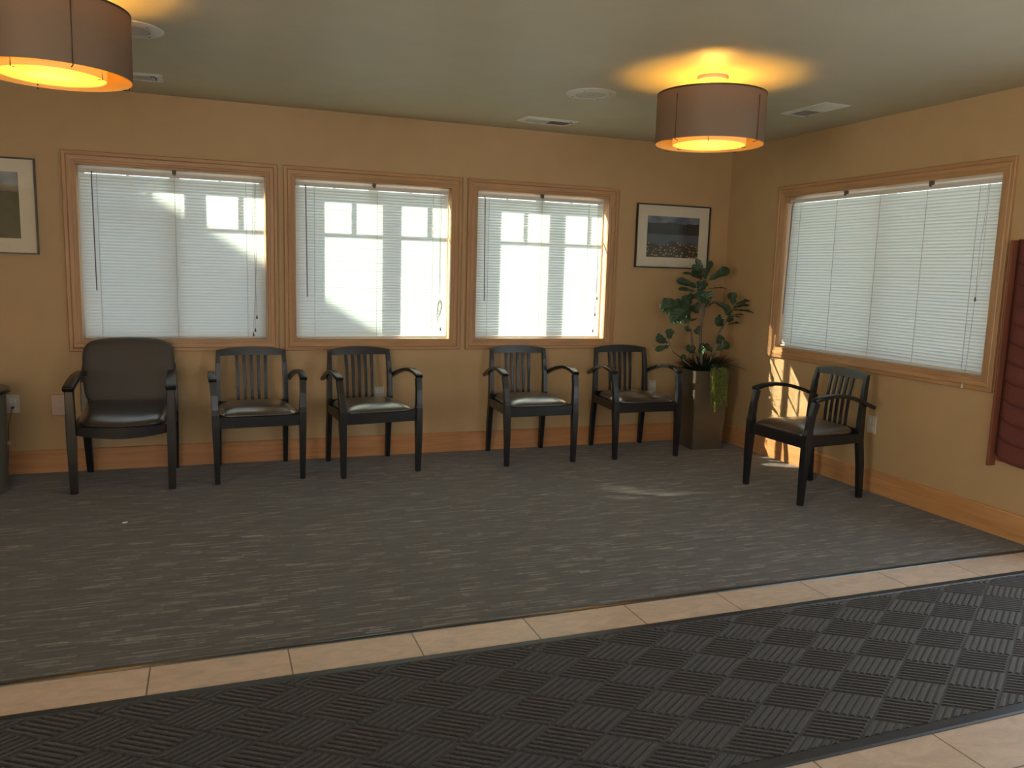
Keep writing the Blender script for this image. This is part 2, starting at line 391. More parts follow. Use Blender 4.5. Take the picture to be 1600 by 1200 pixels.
bm = BM()
for y_ in (-8.26, -7.45, -6.62, -5.80): box(bm, (XL-.10, y_, .76), (XL-.04, y_+.06, 2.14))
box(bm, (XL-.10, -8.26, .76), (XL-.04, -5.74, .82)); box(bm, (XL-.10, -8.26, 2.08), (XL-.04, -5.74, 2.14)); struct(link('window_6', bm, M_vinyl))  # unseen window frame added around the left fill light
bm = BM(); box(bm, (XL-TH, YB-TH, 0), (TH, YB, .74)); box(bm, (XL-TH, YB-TH, 2.26), (TH, YB, H))
box(bm, (XL-TH, YB-TH, .74), (-6.42, YB, 2.26)); box(bm, (-1.98, YB-TH, .74), (TH, YB, 2.26)); struct(link('wall_front', bm, M_roomback))
bm = BM()
for x_ in (-6.42, -4.98, -3.50, -2.04): box(bm, (x_, YB-.10, .74), (x_+.06, YB-.04, 2.26))
box(bm, (-6.42, YB-.10, .74), (-1.98, YB-.04, .80)); box(bm, (-6.42, YB-.10, 2.20), (-1.98, YB-.04, 2.26)); struct(link('window_5', bm, M_vinyl))  # added frame for the front fill light, out of view
bm = BM(); box(bm, (XL-TH, YB-TH, H), (TH, TH, H+.25)); struct(link('ceiling', bm, M_ceil))
CY = -2.972
bm = BM(); box(bm, (XL-TH, CY, -.12), (TH, TH, 0)); struct(link('floor', bm, M_carpet))
bm = BM(); box(bm, (XL-TH, YB-TH, -.12), (TH, CY, 0)); struct(link('floor', bm, M_tile))
# metal strip between carpet and tile
bm = BM()
prof = [(-.012, 0), (-.010, .0035), (-.002, .0065), (.006, .0065), (.013, .003), (.015, 0)]
ra = [bm.verts.new((XL, CY+a, b)) for a, b in prof]; rb = [bm.verts.new((0, CY+a, b)) for a, b in prof]
for i in range(5): bm.faces.new((ra[i], ra[i+1], rb[i+1], rb[i]))
bm.faces.new(ra[::-1]); bm.faces.new(rb); bm.faces.new((ra[0], rb[0], rb[5], ra[5]))
struct(link('trim_1', bm, M_rubber if False else plain('dark_edge_strip', (.09, .095, .10), .3, metal=.8)))
# baseboards
def baseboard(a, b, nrm, name, m):
    bm = BM(); a, b, nrm = Vector(a), Vector(b), Vector(nrm)
    pf = [(0, 0), (.016, 0), (.016, .140), (.012, .148), (0, .149)]
    r1 = [bm.verts.new(a + nrm*p + Vector((0, 0, q))) for p, q in pf]; r2 = [bm.verts.new(b + nrm*p + Vector((0, 0, q))) for p, q in pf]
    for i in range(5): bm.faces.new((r1[i], r1[(i+1)%5], r2[(i+1)%5], r2[i]))
    bm.faces.new(r1[::-1]); bm.faces.new(r2)
    struct(link(name, bm, m))
baseboard((XL, 0, 0), (0, 0, 0), (0, -1, 0), 'baseboard_back', M_base)
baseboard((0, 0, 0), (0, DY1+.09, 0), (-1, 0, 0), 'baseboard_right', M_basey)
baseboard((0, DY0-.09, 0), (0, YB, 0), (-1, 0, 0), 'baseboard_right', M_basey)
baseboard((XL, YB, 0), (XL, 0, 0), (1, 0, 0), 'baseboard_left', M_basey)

# ------------------------------------------------------------------ windows
mapB = lambda u_, h_, z_: (u_, -h_, z_)         # back wall: u = x, h = out of wall into room
mapR = lambda u_, h_, z_: (-h_, u_, z_)         # right wall: u = y
def mbox(bm, mp, a, b, bev=0): box(bm, mp(*a), mp(*b), bev)
def ring_loft(bm, mp, u0_, u1_, z0_, z1_, prof, mats=False):
    rings = []
    for (o_, h_) in prof:
        rings.append([bm.verts.new(mp(uu, h_, zz)) for uu, zz in ((u0_-o_, z0_-o_), (u1_+o_, z0_-o_), (u1_+o_, z1_+o_), (u0_-o_, z1_+o_))])
    n_ = len(rings)
    for i in range(n_):
        j = (i+1) % n_
        for k in range(4):
            fc = bm.faces.new((rings[i][k], rings[i][(k+1)%4], rings[j][(k+1)%4], rings[j][k]))
            if mats: fc.material_index = 1 if k in (1, 3) else 0
casing_prof = [(0, 0), (0, .010), (.004, .013), (.016, .013), (.018, .017), (.040, .019), (.044, .016), (.048, .021), (.066, .021), (.070, .017), (.070, 0)]
def window(idx, mp, u0_, u1_, z0_, z1_, muntins=True, mhor=(M_case, M_casev)):
    root = bpy.data.objects.new('window_%d' % idx, None); C.objects.link(root); root['kind'] = 'structure'
    root.location = mp((u0_+u1_)/2, 0, z0_)
    inv = Matrix.Translation(-root.location)
    def add(name, bm, m):
        bm.transform(inv); return link(name, bm, m, root)
    bm = BM(); ring_loft(bm, mp, u0_, u1_, z0_, z1_, casing_prof, True); add('casing', bm, list(mhor))
    bm = BM(); ring_loft(bm, mp, u0_, u1_, z0_, z1_, [(0, .009), (-.009, .009), (-.009, -.10), (0, -.10)], True); add('jamb', bm, list(mhor))
    a0, a1, b0, b1 = u0_+.0095, u1_-.0095, z0_+.0095, z1_-.0095
    bm = BM(); ring_loft(bm, mp, a0, a1, b0, b1, [(0, -.085), (-.035, -.085), (-.035, -.135), (0, -.135)])
    add('sash', bm, M_vinyl)
    mid = (a0+a1)/2
    bm = BM(); mbox(bm, mp, (mid-.032, -.088 if muntins else -.118, b0+.035), (mid+.032, -.132, b1-.035)); add('mullion', bm, M_vinyl)
    if muntins:
        bm = BM(); zz = z1_-.30
        for s0, s1 in ((a0+.035, mid-.032), (mid+.032, a1-.035)):
            mbox(bm, mp, (s0, -.106, zz-.008), (s1, -.118, zz+.008))
            mm = s0+(s1-s0)*.5; mbox(bm, mp, (mm-.009, -.106, zz+.008), (mm+.009, -.118, b1-.035))
        add('muntin', bm, M_vinyl)
    for s0, s1 in ((a0+.035, mid-.032), (mid+.032, a1-.035)):
        bm = BM(); h_ = -.100
        vv = [bm.verts.new(mp(*q)) for q in ((s0, h_, b0+.035), (s1, h_, b0+.035), (s1, h_, b1-.035), (s0, h_, b1-.035))]
        bm.faces.new(vv); add('pane', bm, M_glass)
for i, (a, b) in enumerate(back_holes): window(i+1, mapB, a, b, BZ0, BZ1)
window(4, mapR, RY0, RY1, RZ0, RZ1, False, (wood('casing_oak_side', (.37, .195, .085), (.49, .285, .13), 1, .35), M_casev))

def blind(mp, u0_, u1_, z0_, z1_, tilt, label, wand_u, cord_u, ladders, wand_len, tassels, gaps=(.010, .012), cord_end=.1, knot=False, flip=False, group='mini blinds in the windows'):
    """gaps: left / right space to the jamb; tilt degrees from horizontal, room edge down"""
    base = Vector(mp((u0_+u1_)/2, -.03, z0_+.012))
    root = thing('window_blind', label, 'window blind', base, 0, group)
    inv = Matrix.Translation(-base)
    def add(name, bm, m, par=root, sm=False):
        bm.transform(inv); return link(name, bm, m, par, sm)
    a, b = u0_+.009+gaps[0], u1_-.009-gaps[1]
    top = z1_-.031; hc = -.038
    bm = BM(); mbox(bm, mp, (a-.002, -.024, top-.026), (b+.002, -.052, top), .002); hr = add('headrail', bm, M_rail)
    for s in (.5,) if (b-a) < 1.5 else (.28, .68):
        q = a+(b-a)*s; bm = BM(); mbox(bm, mp, (q-.012, -.021, top-.004), (q+.012, -.040, z1_-.0095)); mbox(bm, mp, (q-.007, -.0205, top-.012), (q+.007, -.0238, top-.004)); add('bracket', bm, M_cord)
    pitch_, wd = .0202, .0272
    z = top-.0435; n_ = int((z-(z0_+.030))/pitch_); th = math.radians(tilt)
    bm = BM(); zlast = z
    for i in range(n_+1):
        zc = z-i*pitch_; zlast = zc
        t_ = th + random.uniform(-.012, .012)
        sag = random.uniform(-.0006, .0006)
        cols = []
        for uu in (a, (a+b)/2, b):
            row = []
            for j in range(5):
                s = j/4-.5; bow = (.25-s*s)*.0075
                # slat plane direction: room edge (h+) down; bow towards the room
                dh, dz = math.cos(t_)*(1 if not flip else -1), -math.sin(t_)
                nh, nz = abs(dz), math.cos(t_)*(1 if not flip else -1)
                row.append(bm.verts.new(mp(uu, hc + dh*s*wd + nh*bow, zc + dz*s*wd + nz*bow + (sag if uu not in (a, b) else 0))))
            cols.append(row)
        for k in range(2):
            for j in range(4): bm.faces.new((cols[k][j], cols[k+1][j], cols[k+1][j+1], cols[k][j+1]))
    me = add('slats', bm, M_slat, root, False)
    me.data.polygons.foreach_set('use_smooth', [True]*len(me.data.polygons))
    bm = BM(); zb = zlast-.020; mbox(bm, mp, (a, hc+.010, zb-.008), (b, hc-.012, zb+.003), .003); add('bottom_rail', bm, M_rail)
    for q in ladders:
        uu = a+(b-a)*q; bm = BM()
        tube(bm, [mp(uu, hc+.0145, top-.026), mp(uu, hc+.0145, zb)], .0011, 5)
        tube(bm, [mp(uu, hc-.0145, top-.026), mp(uu, hc-.0145, zb)], .0011, 5)
        for i in range(0, n_+1):
            tube(bm, [mp(uu-.002, hc+.0145, z-i*pitch_+.003), mp(uu+.002, hc+.0145, z-i*pitch_-.001)], .0016, 4)
        add('ladder_cord', bm, M_string)
    uu = wand_u; bm = BM(); tube(bm, [mp(uu, -.020, top-.018), mp(uu, -.008, top-.05), mp(uu+.006, .004, top-wand_len)], .0038, 6); add('tilt_wand', bm, M_wand)
    bm = BM()
    if knot:
        for k in range(2):
            pts = [mp(cord_u+.010*k, -.016, top-.02), mp(cord_u+.004*k, -.002, top-.55), mp(cord_u+.002, .006, z0_+.34)]
            tube(bm, pts, .0014, 5)
        for k in range(5):
            ph = k*1.3; loop = []
            for j in range(13):
                a_ = 2*PI*j/12; loop.append(mp(cord_u+.016*math.sin(a_+ph*.2)+.004*math.cos(ph), .006+.006*math.sin(ph+a_), z0_+.255+.085*math.cos(a_)*(.5+.12*k)-.012*k))
            tube(bm, loop, .0014, 5)
    else:
        for k in range(2 if len(tassels) < 3 else 3):
            zt = tassels[k % len(tassels)]
            tube(bm, [mp(cord_u+.008*k, -.016, top-.02), mp(cord_u-.012+.012*k, -.002, (top+zt)/2+.1), mp(cord_u+.006*k, .004, (top+zt)/2-.05), mp(cord_u+.010-.012*k, .012 if zt < z0_ else .006, zt+.01)], .0013, 5)
    add('lift_cord', bm, M_string)
    for k, zt in enumerate(tassels):
        bm = BM(); lathe(bm, [(.0015, .014), (.004, .008), (.0065, -.008), (.0055, -.012), (.001, -.013)], 10); 
        bm.transform(Matrix.Translation(Vector(mp(cord_u+.010-.012*k, .024 if zt < z0_ else .008, zt)))); add('tassel', bm, M_wand if zt > z0_ else M_white, root, True)
    return root
blind(mapB, *back_holes[0], BZ0, BZ1, 76.5, 'white mini blind in the left window, behind the upholstered armchair', -4.79, -3.81, (.09, .5, .90), .77, (1.02, .93, .90), gaps=(.014, .012))
blind(mapB, *back_holes[1], BZ0, BZ1, 82.5, 'white mini blind in the middle back window, its pull cord knotted in loops', -3.465, -2.50, (.115, .52, .90), .79, (.94,), gaps=(.006, .022), knot=True)
blind(mapB, *back_holes[2], BZ0, BZ1, 72, 'white mini blind in the right back window, sunlight glowing along its right jamb', -2.155, -1.21, (.09, .5, .88), .80, (1.19, 1.06, .93), gaps=(.006, .034))
blind(mapR, RY0, RY1, RZ0, RZ1, 80, 'wide white mini blind in the side wall window above the lone chair', -.79, -2.43, (.93, .72, .50, .29, .085), .86, (.80, 1.30), gaps=(.010, .016), flip=True)

# ------------------------------------------------------------------ entrance door frame (right wall, beside the mat)
root = bpy.data.objects.new('door_1', None); C.objects.link(root); root['kind'] = 'structure'; root.location = (0, (DY0+DY1)/2, 0)
def dadd(name, bm, m): bm.transform(Matrix.Translation(-root.location)); return link(name, bm, m, root)
bm = BM()
for y0, y1 in ((DY0, DY0+.06), (DY1-.06, DY1), ((DY0+DY1)/2-.05, (DY0+DY1)/2+.05)): box(bm, (.02, y0, 0), (.07, y1, DZ1))
box(bm, (.02, DY0+.06, DZ1-.08), (.07, DY1-.06, DZ1)); box(bm, (.02, DY0+.06, 0), (.07, DY1-.06, .10))
dadd('door_frame', bm, M_steel)
bm = BM(); bm.faces.new([bm.verts.new(q) for q in ((.045, DY0+.06, .1), (.045, DY1-.06, .1), (.045, DY1-.06, DZ1-.08), (.045, DY0+.06, DZ1-.08))]); dadd('pane', bm, M_glass)

# ------------------------------------------------------------------ outside
bm = BM(); box(bm, (-30, -20, -.30), (20, 30, -.20)); struct(link('ground_outside', bm, M_concrete))
bm = BM(); box(bm, (XL-TH-.4, TH, H+.10), (TH+.75, TH+.42, H+.22)); box(bm, (TH, YB-TH, H+.10), (TH+1.3, TH, H+.22)); struct(link('roof_eave', bm, M_eave))
# neighbouring house whose sloping roof line shades the lower left of the back windows
t = bpy.data.objects.new('neighbouring_house', None); C.objects.link(t); t.location = (-11.5, 5.2, -.2); t['kind'] = 'structure'
bm = BM()
yf = 0
def prism(bm, pts, y0, y1):
    A = [bm.verts.new((x, y0, z)) for x, z in pts]; B = [bm.verts.new((x, y1, z)) for x, z in pts]; n_ = len(pts)
    bm.faces.new(A[::-1]); bm.faces.new(B)
    for i in range(n_): bm.faces.new((A[i], A[(i+1)%n_], B[(i+1)%n_], B[i]))
HX, HZ = -4.4, 1.66      # a point of the shadow edge on the blinds; slope -.6
Tt = 5.0                 # metres out along y to the gable face
ex, ez = HX-1.7*Tt, HZ+1.15*Tt
def roofz(x): return ez-.60*(x-ex)
xr = ex+4.6; xp = ex-.9
pts = [(xp-5.2, 0), (xr, 0), (xr, roofz(xr)), (xp, roofz(xp)), (xp-5.2, roofz(xp)-.6*5.2)]
pts = [(x, z) for x, z in pts]
prism(bm, pts, Tt, Tt+5); bm.transform(Matrix.Translation(Vector((11.5, -5.2, .2))) @ Matrix.Identity(4)); link('wall', bm, M_siding, t)
bm = BM()
prism(bm, [(xr+.3, roofz(xr+.3)), (xr+.3, roofz(xr+.3)+.12), (xp, roofz(xp)+.12), (xp-5.5, roofz(xp)-.6*5.5+.12), (xp-5.5, roofz(xp)-.6*5.5), (xp, roofz(xp))], Tt-.05, Tt+5.2)
bm.transform(Matrix.Translation(Vector((11.5, -5.2, .2)))); link('roof', bm, M_rooff, t)

# ------------------------------------------------------------------ entrance mat: rhombic basket weave of ribs
MX0, MX1, MY0, MY1 = -6.9, -.25, -4.135, -3.185
t = thing('entrance_mat', 'long charcoal entrance mat with ribbed diamond weave lying on the tile', 'floor mat', ((MX0+MX1)/2, (MY0+MY1)/2, 0), math.radians(.0))
inv = Matrix.Translation(-t.location)
bm = BM(); box(bm, (MX0, MY0, .0004), (MX1, MY1, .0035)); bm.transform(inv); link('backing', bm, M_mat, t)
bm = BM(); cxm, cym = (MX0+MX1)/2, (MY0+MY1)/2
rings = []
BW = .045
for (o_, z_) in ((0, .0036), (.006, .007), (BW-.006, .009), (BW, .0036)):
    rings.append([bm.verts.new((x, y, z_)) for x, y in ((MX0+o_, MY0+o_), (MX1-o_, MY0+o_), (MX1-o_, MY1-o_), (MX0+o_, MY1-o_))])
for i in range(4):
    j = (i+1) % 4
    for k in range(4): bm.faces.new((rings[i][k], rings[i][(k+1)%4], rings[j][(k+1)%4], rings[j][k]))
bm.transform(inv); link('rubber_border', bm, M_rubber, t)
bm = BM()
E1 = Vector((.1415, -.0925, 0)); E2 = Vector((-.1415, -.0925, 0)); O = Vector((-1.877, -3.462, 0))
NR = 7
def rib(o_, along, across, i):
    w0, w1 = (i+.12)/NR, (i+.88)/NR; g = .035
    p = [(g, w0, .0036), (1-g, w0, .0036), (1-g, w1, .0036), (g, w1, .0036), (g+.02, w0+.028, .0082), (1-g-.02, w0+.028, .0082), (1-g-.02, w1-.028, .0082), (g+.02, w1-.028, .0082)]
    v = [bm.verts.new(o_ + along*a + across*b + Vector((0, 0, z_))) for a, b, z_ in p]
    for q in ((4,5,6,7), (0,1,5,4), (1,2,6,5), (2,3,7,6), (3,0,4,7)): bm.faces.new([v[k] for k in q])
for i in range(-50, 51):
    for j in range(-50, 51):
        o_ = O + E1*i + E2*j; c_ = o_ + (E1+E2)/2
        if not (MX0-.15 < c_.x < MX1+.15 and MY0-.10 < c_.y < MY1+.10): continue
        for k in range(NR):
            if (i+j) % 2 == 0: rib(o_, E2, E1, k)
            else: rib(o_, E1, E2, k)
for co, no in (((MX0+BW, 0, 0), (-1, 0, 0)), ((MX1-BW, 0, 0), (1, 0, 0)), ((0, MY0+BW, 0), (0, -1, 0)), ((0, MY1-BW, 0), (0, 1, 0))):
    bmesh.ops.bisect_plane(bm, geom=bm.verts[:]+bm.edges[:]+bm.faces[:], plane_co=co, plane_no=no, clear_outer=True)
bm.transform(inv); link('ribbed_pile', bm, M_mat, t)

# ------------------------------------------------------------------ slat-back guest chair (local: front = -y)
def make_guest_chair():
    t = thing('guest_chair', 'x', 'chair', (0, 0, 0))
    for s in (-1, 1):
        bm = BM()   # front leg continuing up to the arm
        sweep(bm, [((s*.262, -.262, 0), .031, .032), ((s*.264, -.258, .22), .039, .041), ((s*.266, -.252, .36), .044, .050), ((s*.266, -.250, .44), .044, .050),
                   ((s*.268, -.246, .47), .040, .042), ((s*.272, -.234, .56), .038, .037), ((s*.276, -.213, .644), .040, .038)], (1, 0, 0), .003)
        link('leg', bm, M_black, t)
    for s in (-1, 1):
        bm = BM()
        sweep(bm, [((s*.222, .250, 0), .030, .036), ((s*.222, .235, .22), .035, .044), ((s*.222, .212, .38), .034, .046), ((s*.223, .210, .46), .033, .046),
                   ((s*.222, .216, .60), .031, .038), ((s*.218, .227, .71), .029, .032), ((s*.214, .240, .785), .027, .026)], (1, 0, 0), .003)
        link('leg', bm, M_black, t)
    bm = BM()
    box(bm, (-.245, -.262, .354), (.245, -.240, .425), .002)
    for s in (-1, 1): sweep(bm, [((s*.262, -.24, .394), .022, .060), ((s*.226, .205, .394), .022, .060)], (1, 0, 0))
    box(bm, (-.206, .205, .365), (.206, .227, .425), .002)
    link('seat_frame', bm, M_black, t)
    def shp(v):
        k = (v.y+.26)/.46
        return Vector((v.x*(1-.10*k), v.y, v.z - .012*max(0, (.0-v.y-.12)/.14)**2*(1 if v.z > .44 else 0)))
    bm = BM(); pad(bm, .243, .232, .422, .458, e=7, crown=.026, cy=-.040, shape=shp); link('seat', bm, M_leather, t, True)
    bm = BM(); nseg = 12; pth = []
    rgs = []
    for i in range(nseg+1):
        x = -.226+.452*i/nseg; q = (x/.226)**2
        yb = .238+.012*(1-q); zt = .797+.022*(1-q); zb = .760 + .0035*(1-q)
        rgs.append([bm.verts.new((x, yb-.012, zb)), bm.verts.new((x, yb+.012-.006, zb)), bm.verts.new((x, yb+.016, zt)), bm.verts.new((x, yb-.004, zt))])
    for i in range(nseg):
        for k in range(4): bm.faces.new((rgs[i][k], rgs[i][(k+1)%4], rgs[i+1][(k+1)%4], rgs[i+1][k]))
    bm.faces.new(rgs[0][::-1]); bm.faces.new(rgs[-1])
    link('crest_rail', bm, M_black, t)
    bm = BM(); box(bm, (-.207, .202, .425), (.207, .224, .452), .003); link('lower_rail', bm, M_black, t)
    for k in range(5):
        x = (-2+k)*.0455
        bm = BM()
        sweep(bm, [((x, .213, .445), .018, .012), ((x, .217, .53), .019, .012), ((x*1.01, .226, .64), .020, .012), ((x*1.03, .240, .72), .021, .012), ((x*1.04, .250, .768), .021, .012)], (1, 0, 0), .002)
        link('back_slat', bm, M_black, t)
    for s in (-1, 1):
        bm = BM()
        pa = [(-.233, .648, .276), (-.225, .655, .277), (-.16, .672, .280), (-.08, .681, .279), (.0, .677, .275), (.08, .661, .268), (.16, .637, .261), (.225, .612, .256), (.282, .590, .254)]
        ww = [.046, .048, .046, .043, .041, .038, .034, .030, .028]
        sweep(bm, [((s*x, y, z), ww[i], .024) for i, (y, z, x) in enumerate(pa)], (1, 0, 0), .004)
        link('armrest', bm, M_black, t, True)
    return t
chair0 = make_guest_chair()
def place(loc, rotd, label, group, first=[True]):
    o = chair0 if first[0] else copy_tree(chair0)
    first[0] = False
    o.location = (*loc, 0); o.rotation_euler.z = math.radians(rotd); o['label'] = label; o['group'] = group; return o
GR = 'black slat-back guest chairs'
place((-3.832, -.305), 3.0, 'black slat-back chair beside the upholstered armchair, under the left and middle windows', GR)
place((-3.078, -.325), 8.0, 'black slat-back chair under the middle back window', GR)
place((-1.880, -.298), 1.0, 'black slat-back chair under the right back window', GR)
place((-1.000, -.296), -1.0, 'black slat-back chair next to the potted plant, striped by sunlight', GR)
place((-.455, -1.680), -88.5, 'lone black slat-back chair against the side wall under the wide window', GR)

# ------------------------------------------------------------------ upholstered armchair
t = thing('upholstered_armchair', 'large armchair with grey padded back and shiny brown seat below the left window', 'chair', (-4.605, -.345, 0), math.radians(-1.0))
for s in (-1, 1):
    bm = BM(); sweep(bm, [((s*.268, -.262, 0), .040, .040), ((s*.270, -.258, .20), .046, .046), ((s*.272, -.252, .36), .052, .052), ((s*.274, -.250, .618), .046, .050)], (1, 0, 0), .004); link('leg', bm, M_black, t)
for s in (-1, 1):
    bm = BM(); sweep(bm, [((s*.258, .285, 0), .038, .038), ((s*.262, .250, .22), .044, .046), ((s*.264, .225, .40), .046, .055), ((s*.266, .235, .60), .040, .050), ((s*.258, .262, .72), .034, .036)], (1, 0, 0), .004); link('leg', bm, M_black, t)
for s in (-1, 1):
    bm = BM()
    pa = [(-.285, .626), (-.262, .634), (-.18, .652), (-.08, .668), (.02, .676), (.12, .674), (.20, .662), (.262, .646)]
    ww = [.060, .062, .062, .060, .056, .050, .044, .040]
    sweep(bm, [((s*(.277-.002*i), y, z), ww[i], .030) for i, (y, z) in enumerate(pa)], (1, 0, 0), .006); link('armrest', bm, M_black, t, True)
bm = BM()   # bowed front apron
rg = []
for i in range(15):
    x = -.250+.50*i/14; q = 1-(x/.25)**2
    yf = -.262-.040*q; zb = .352-.022*q; zt = .405-.010*q
    rg.append([bm.verts.new((x, yf, zb)), bm.verts.new((x, yf+.024, zb)), bm.verts.new((x, yf+.024, zt)), bm.verts.new((x, yf, zt))])
for i in range(14):
    for k in range(4): bm.faces.new((rg[i][k], rg[i][(k+1)%4], rg[i+1][(k+1)%4], rg[i+1][k]))
bm.faces.new(rg[0][::-1]); bm.faces.new(rg[-1])
for s in (-1, 1): box(bm, (s*.256, -.225, .350), (s*.280, .20, .405))
box(bm, (-.244, .205, .350), (.244, .23, .405))
link('seat_frame', bm, M_black, t, True)
def shp(v):
    q = 1-(v.x/.26)**2
    z = v.z - (.020*q*max(0, min(1, (-v.y-.0)/.26)) if v.z > .42 else .010*q*max(0, min(1, -v.y/.26)))
    fr = max(0, min(1, (.12-v.y)/.38))
    if v.z > .425: z += .050*(1-fr**1.3) - .004
    return Vector((v.x, v.y - (.045*q*max(0, -v.y/.26) if v.y < 0 else 0), z - (.010*q if v.z > .43 else 0)))
bm = BM(); pad(bm, .246, .236, .403, .452, e=6, crown=.012, cy=-.022, shape=shp); link('seat', bm, M_leather, t, True)
# padded back: front outline rounded, crowned top edge
bm = BM(); seg = 72
def back_ring(s, dep):
    out = []
    for k in range(seg):
        a = 2*PI*k/seg; ca, sa = math.cos(a), math.sin(a); e = 5.5
        x = .272*math.copysign(abs(ca)**(2/e), ca); z = .205*math.copysign(abs(sa)**(2/e), sa)
        z += (.014*(1-(x/.272)**2) if z > 0 else -.006*(1-(x/.272)**2)); xs_ = 1-.045*max(0, -z/.205)
        x *= s*xs_; z *= 1-(1-s)*1.25
        zz = .665+z; yy = .175+(zz-.46)*.20 + dep - .018*(1-(x/.27)**2)*0
        out.append(bm.verts.new((x, yy - .012*(x/.27)**2, zz)))
    return out
rs = [back_ring(s, d) for s, d in ((.90, .052), (.97, .046), (1, .030), (1, .012), (.975, -.006), (.93, -.016), (.84, -.022), (.6, -.026), (.3, -.028))]
for i in range(len(rs)-1):
    for k in range(seg): bm.faces.new((rs[i][k], rs[i][(k+1)%seg], rs[i+1][(k+1)%seg], rs[i+1][k]))
bm.faces.new(rs[0][::-1]); bm.faces.new(rs[-1]); link('backrest', bm, M_fabric, t, True)

# ------------------------------------------------------------------ pendant lamps
def lamp(loc, label):
    t = thing('pendant_lamp', label, 'ceiling lamp', loc, 0, 'drum pendant lamps')
    bm = BM(); lathe(bm, [(.010, -.030), (.060, -.024), (.078, -.018), (.082, -.008), (.082, 0)], 40, caps=True); link('canopy', bm, M_canopy, t, True)
    bm = BM(); tube(bm, [(0, 0, -.028), (0, 0, -.160)], .006, 10)
    for k in range(3):
        a = 2*PI*k/3+.4; tube(bm, [(0, 0, -.150), (.284*math.cos(a), .284*math.sin(a), -.112)], .0028, 6)
    lathe(bm, [(.010, -.150), (.018, -.148), (.018, -.178), (.010, -.182)], 16, caps=True)
    link('stem', bm, M_bronze, t, True)
    R_ = .287; bm = BM()
    lathe(bm, [(R_, -.352), (R_, -.095)], 96); nf = len(bm.faces); lathe(bm, [(R_-.003, -.095), (R_-.003, -.352)], 96)
    for q in list(bm.faces)[nf:]: q.material_index = 1
    link('outer_shade', bm, [M_shade, M_lining], t, True)
    bm = BM(); lathe(bm, [(R_+.0015, -.102), (R_+.0015, -.094), (R_-.004, -.094), (R_-.004, -.102), (R_+.0015, -.102)], 96); link('shade_rim', bm, M_bronze, t, True)
    bm = BM(); lathe(bm, [(.193, -.356), (.193, -.190)], 80); lathe(bm, [(.190, -.190), (.190, -.356)], 80); link('inner_shade', bm, M_inner, t, True)
    bm = BM(); lathe(bm, [(.1885, -.352), (.10, -.3535), (.001, -.354)], 64); link('diffuser', bm, M_diff, t, True)
    for a in (math.radians(-160), math.radians(-68), math.radians(25), math.radians(110)):
        ca, sa = math.cos(a), math.sin(a); bm = BM()
        tube(bm, [((R_+.003)*ca, (R_+.003)*sa, -.13), ((R_+.003)*ca, (R_+.003)*sa, -.358), ((R_-.02)*ca, (R_-.02)*sa, -.361)], .0022, 6)
        link('shade_clip', bm, M_bronze, t)
    for a in (math.radians(115), math.radians(235), math.radians(-20)):
        ca, sa = math.cos(a), math.sin(a); bm = BM()
        tube(bm, [((R_-.008)*ca, (R_-.008)*sa, -.300), (.196*ca, .196*sa, -.300), (.196*ca, .196*sa, -.361), (.178*ca, .178*sa, -.361)], .0020, 6)
        link('inner_clip', bm, M_bronze, t)
    bm = BM(); bmesh.ops.create_icosphere(bm, subdivisions=3, radius=.026); bm.transform(Matrix.Translation((0, 0, -.215)))
    em = bpy.data.materials.get('lit_bulb')
    if not em:
        em = bpy.data.materials.new('lit_bulb'); em.use_nodes = True; b = em.node_tree.nodes['Principled BSDF']
        b.inputs['Base Color'].default_value = (1, .8, .5, 1); b.inputs['Emission Color'].default_value = (1, .66, .22, 1); b.inputs['Emission Strength'].default_value = 120
    link('bulb', bm, em, t, True)
    ld = bpy.data.lights.new('bulb_glow', 'POINT'); ld.energy = 22; ld.color = (1, .46, .03); ld.shadow_soft_size = .045
    lo = bpy.data.objects.new('bulb_glow', ld); C.objects.link(lo); lo.parent = t; lo.location = (0, 0, -.215)
    return t
lamp((-1.561, -2.004, H), 'round drum pendant lamp glowing orange, hanging near the room corner')
lamp((-4.660, -2.120, H), 'round drum pendant lamp cut by the left edge, nearest the camera')

# ------------------------------------------------------------------ ceiling speakers and vents
def speaker(x, y, label):
    t = thing('ceiling_speaker', label, 'ceiling speaker', (x, y, H), 0, 'round ceiling speakers')
    bm = BM(); lathe(bm, [(.150, 0), (.150, -.004), (.143, -.009), (.092, -.010), (.090, -.006), (.090, 0)], 64); link('trim_ring', bm, M_wmetal, t, True)
    bm = BM(); lathe(bm, [(.0895, -.003), (.0895, -.007), (.05, -.011), (.012, -.012), (.010, -.015), (.0005, -.016)], 64); link('grille', bm, M_grille, t, True)
    for k in range(4):
        a = PI/4+k*PI/2; bm = BM(); lathe(bm, [(.005, -.009), (.005, -.0105), (.0005, -.011)], 10, (.118*math.cos(a), .118*math.sin(a), 0)); link('screw', bm, M_bronze, t)
speaker(-1.955, -1.335, 'round white ceiling speaker left of the corner pendant lamp')
speaker(-4.425, -1.560, 'round white ceiling speaker half hidden behind the left pendant lamp')
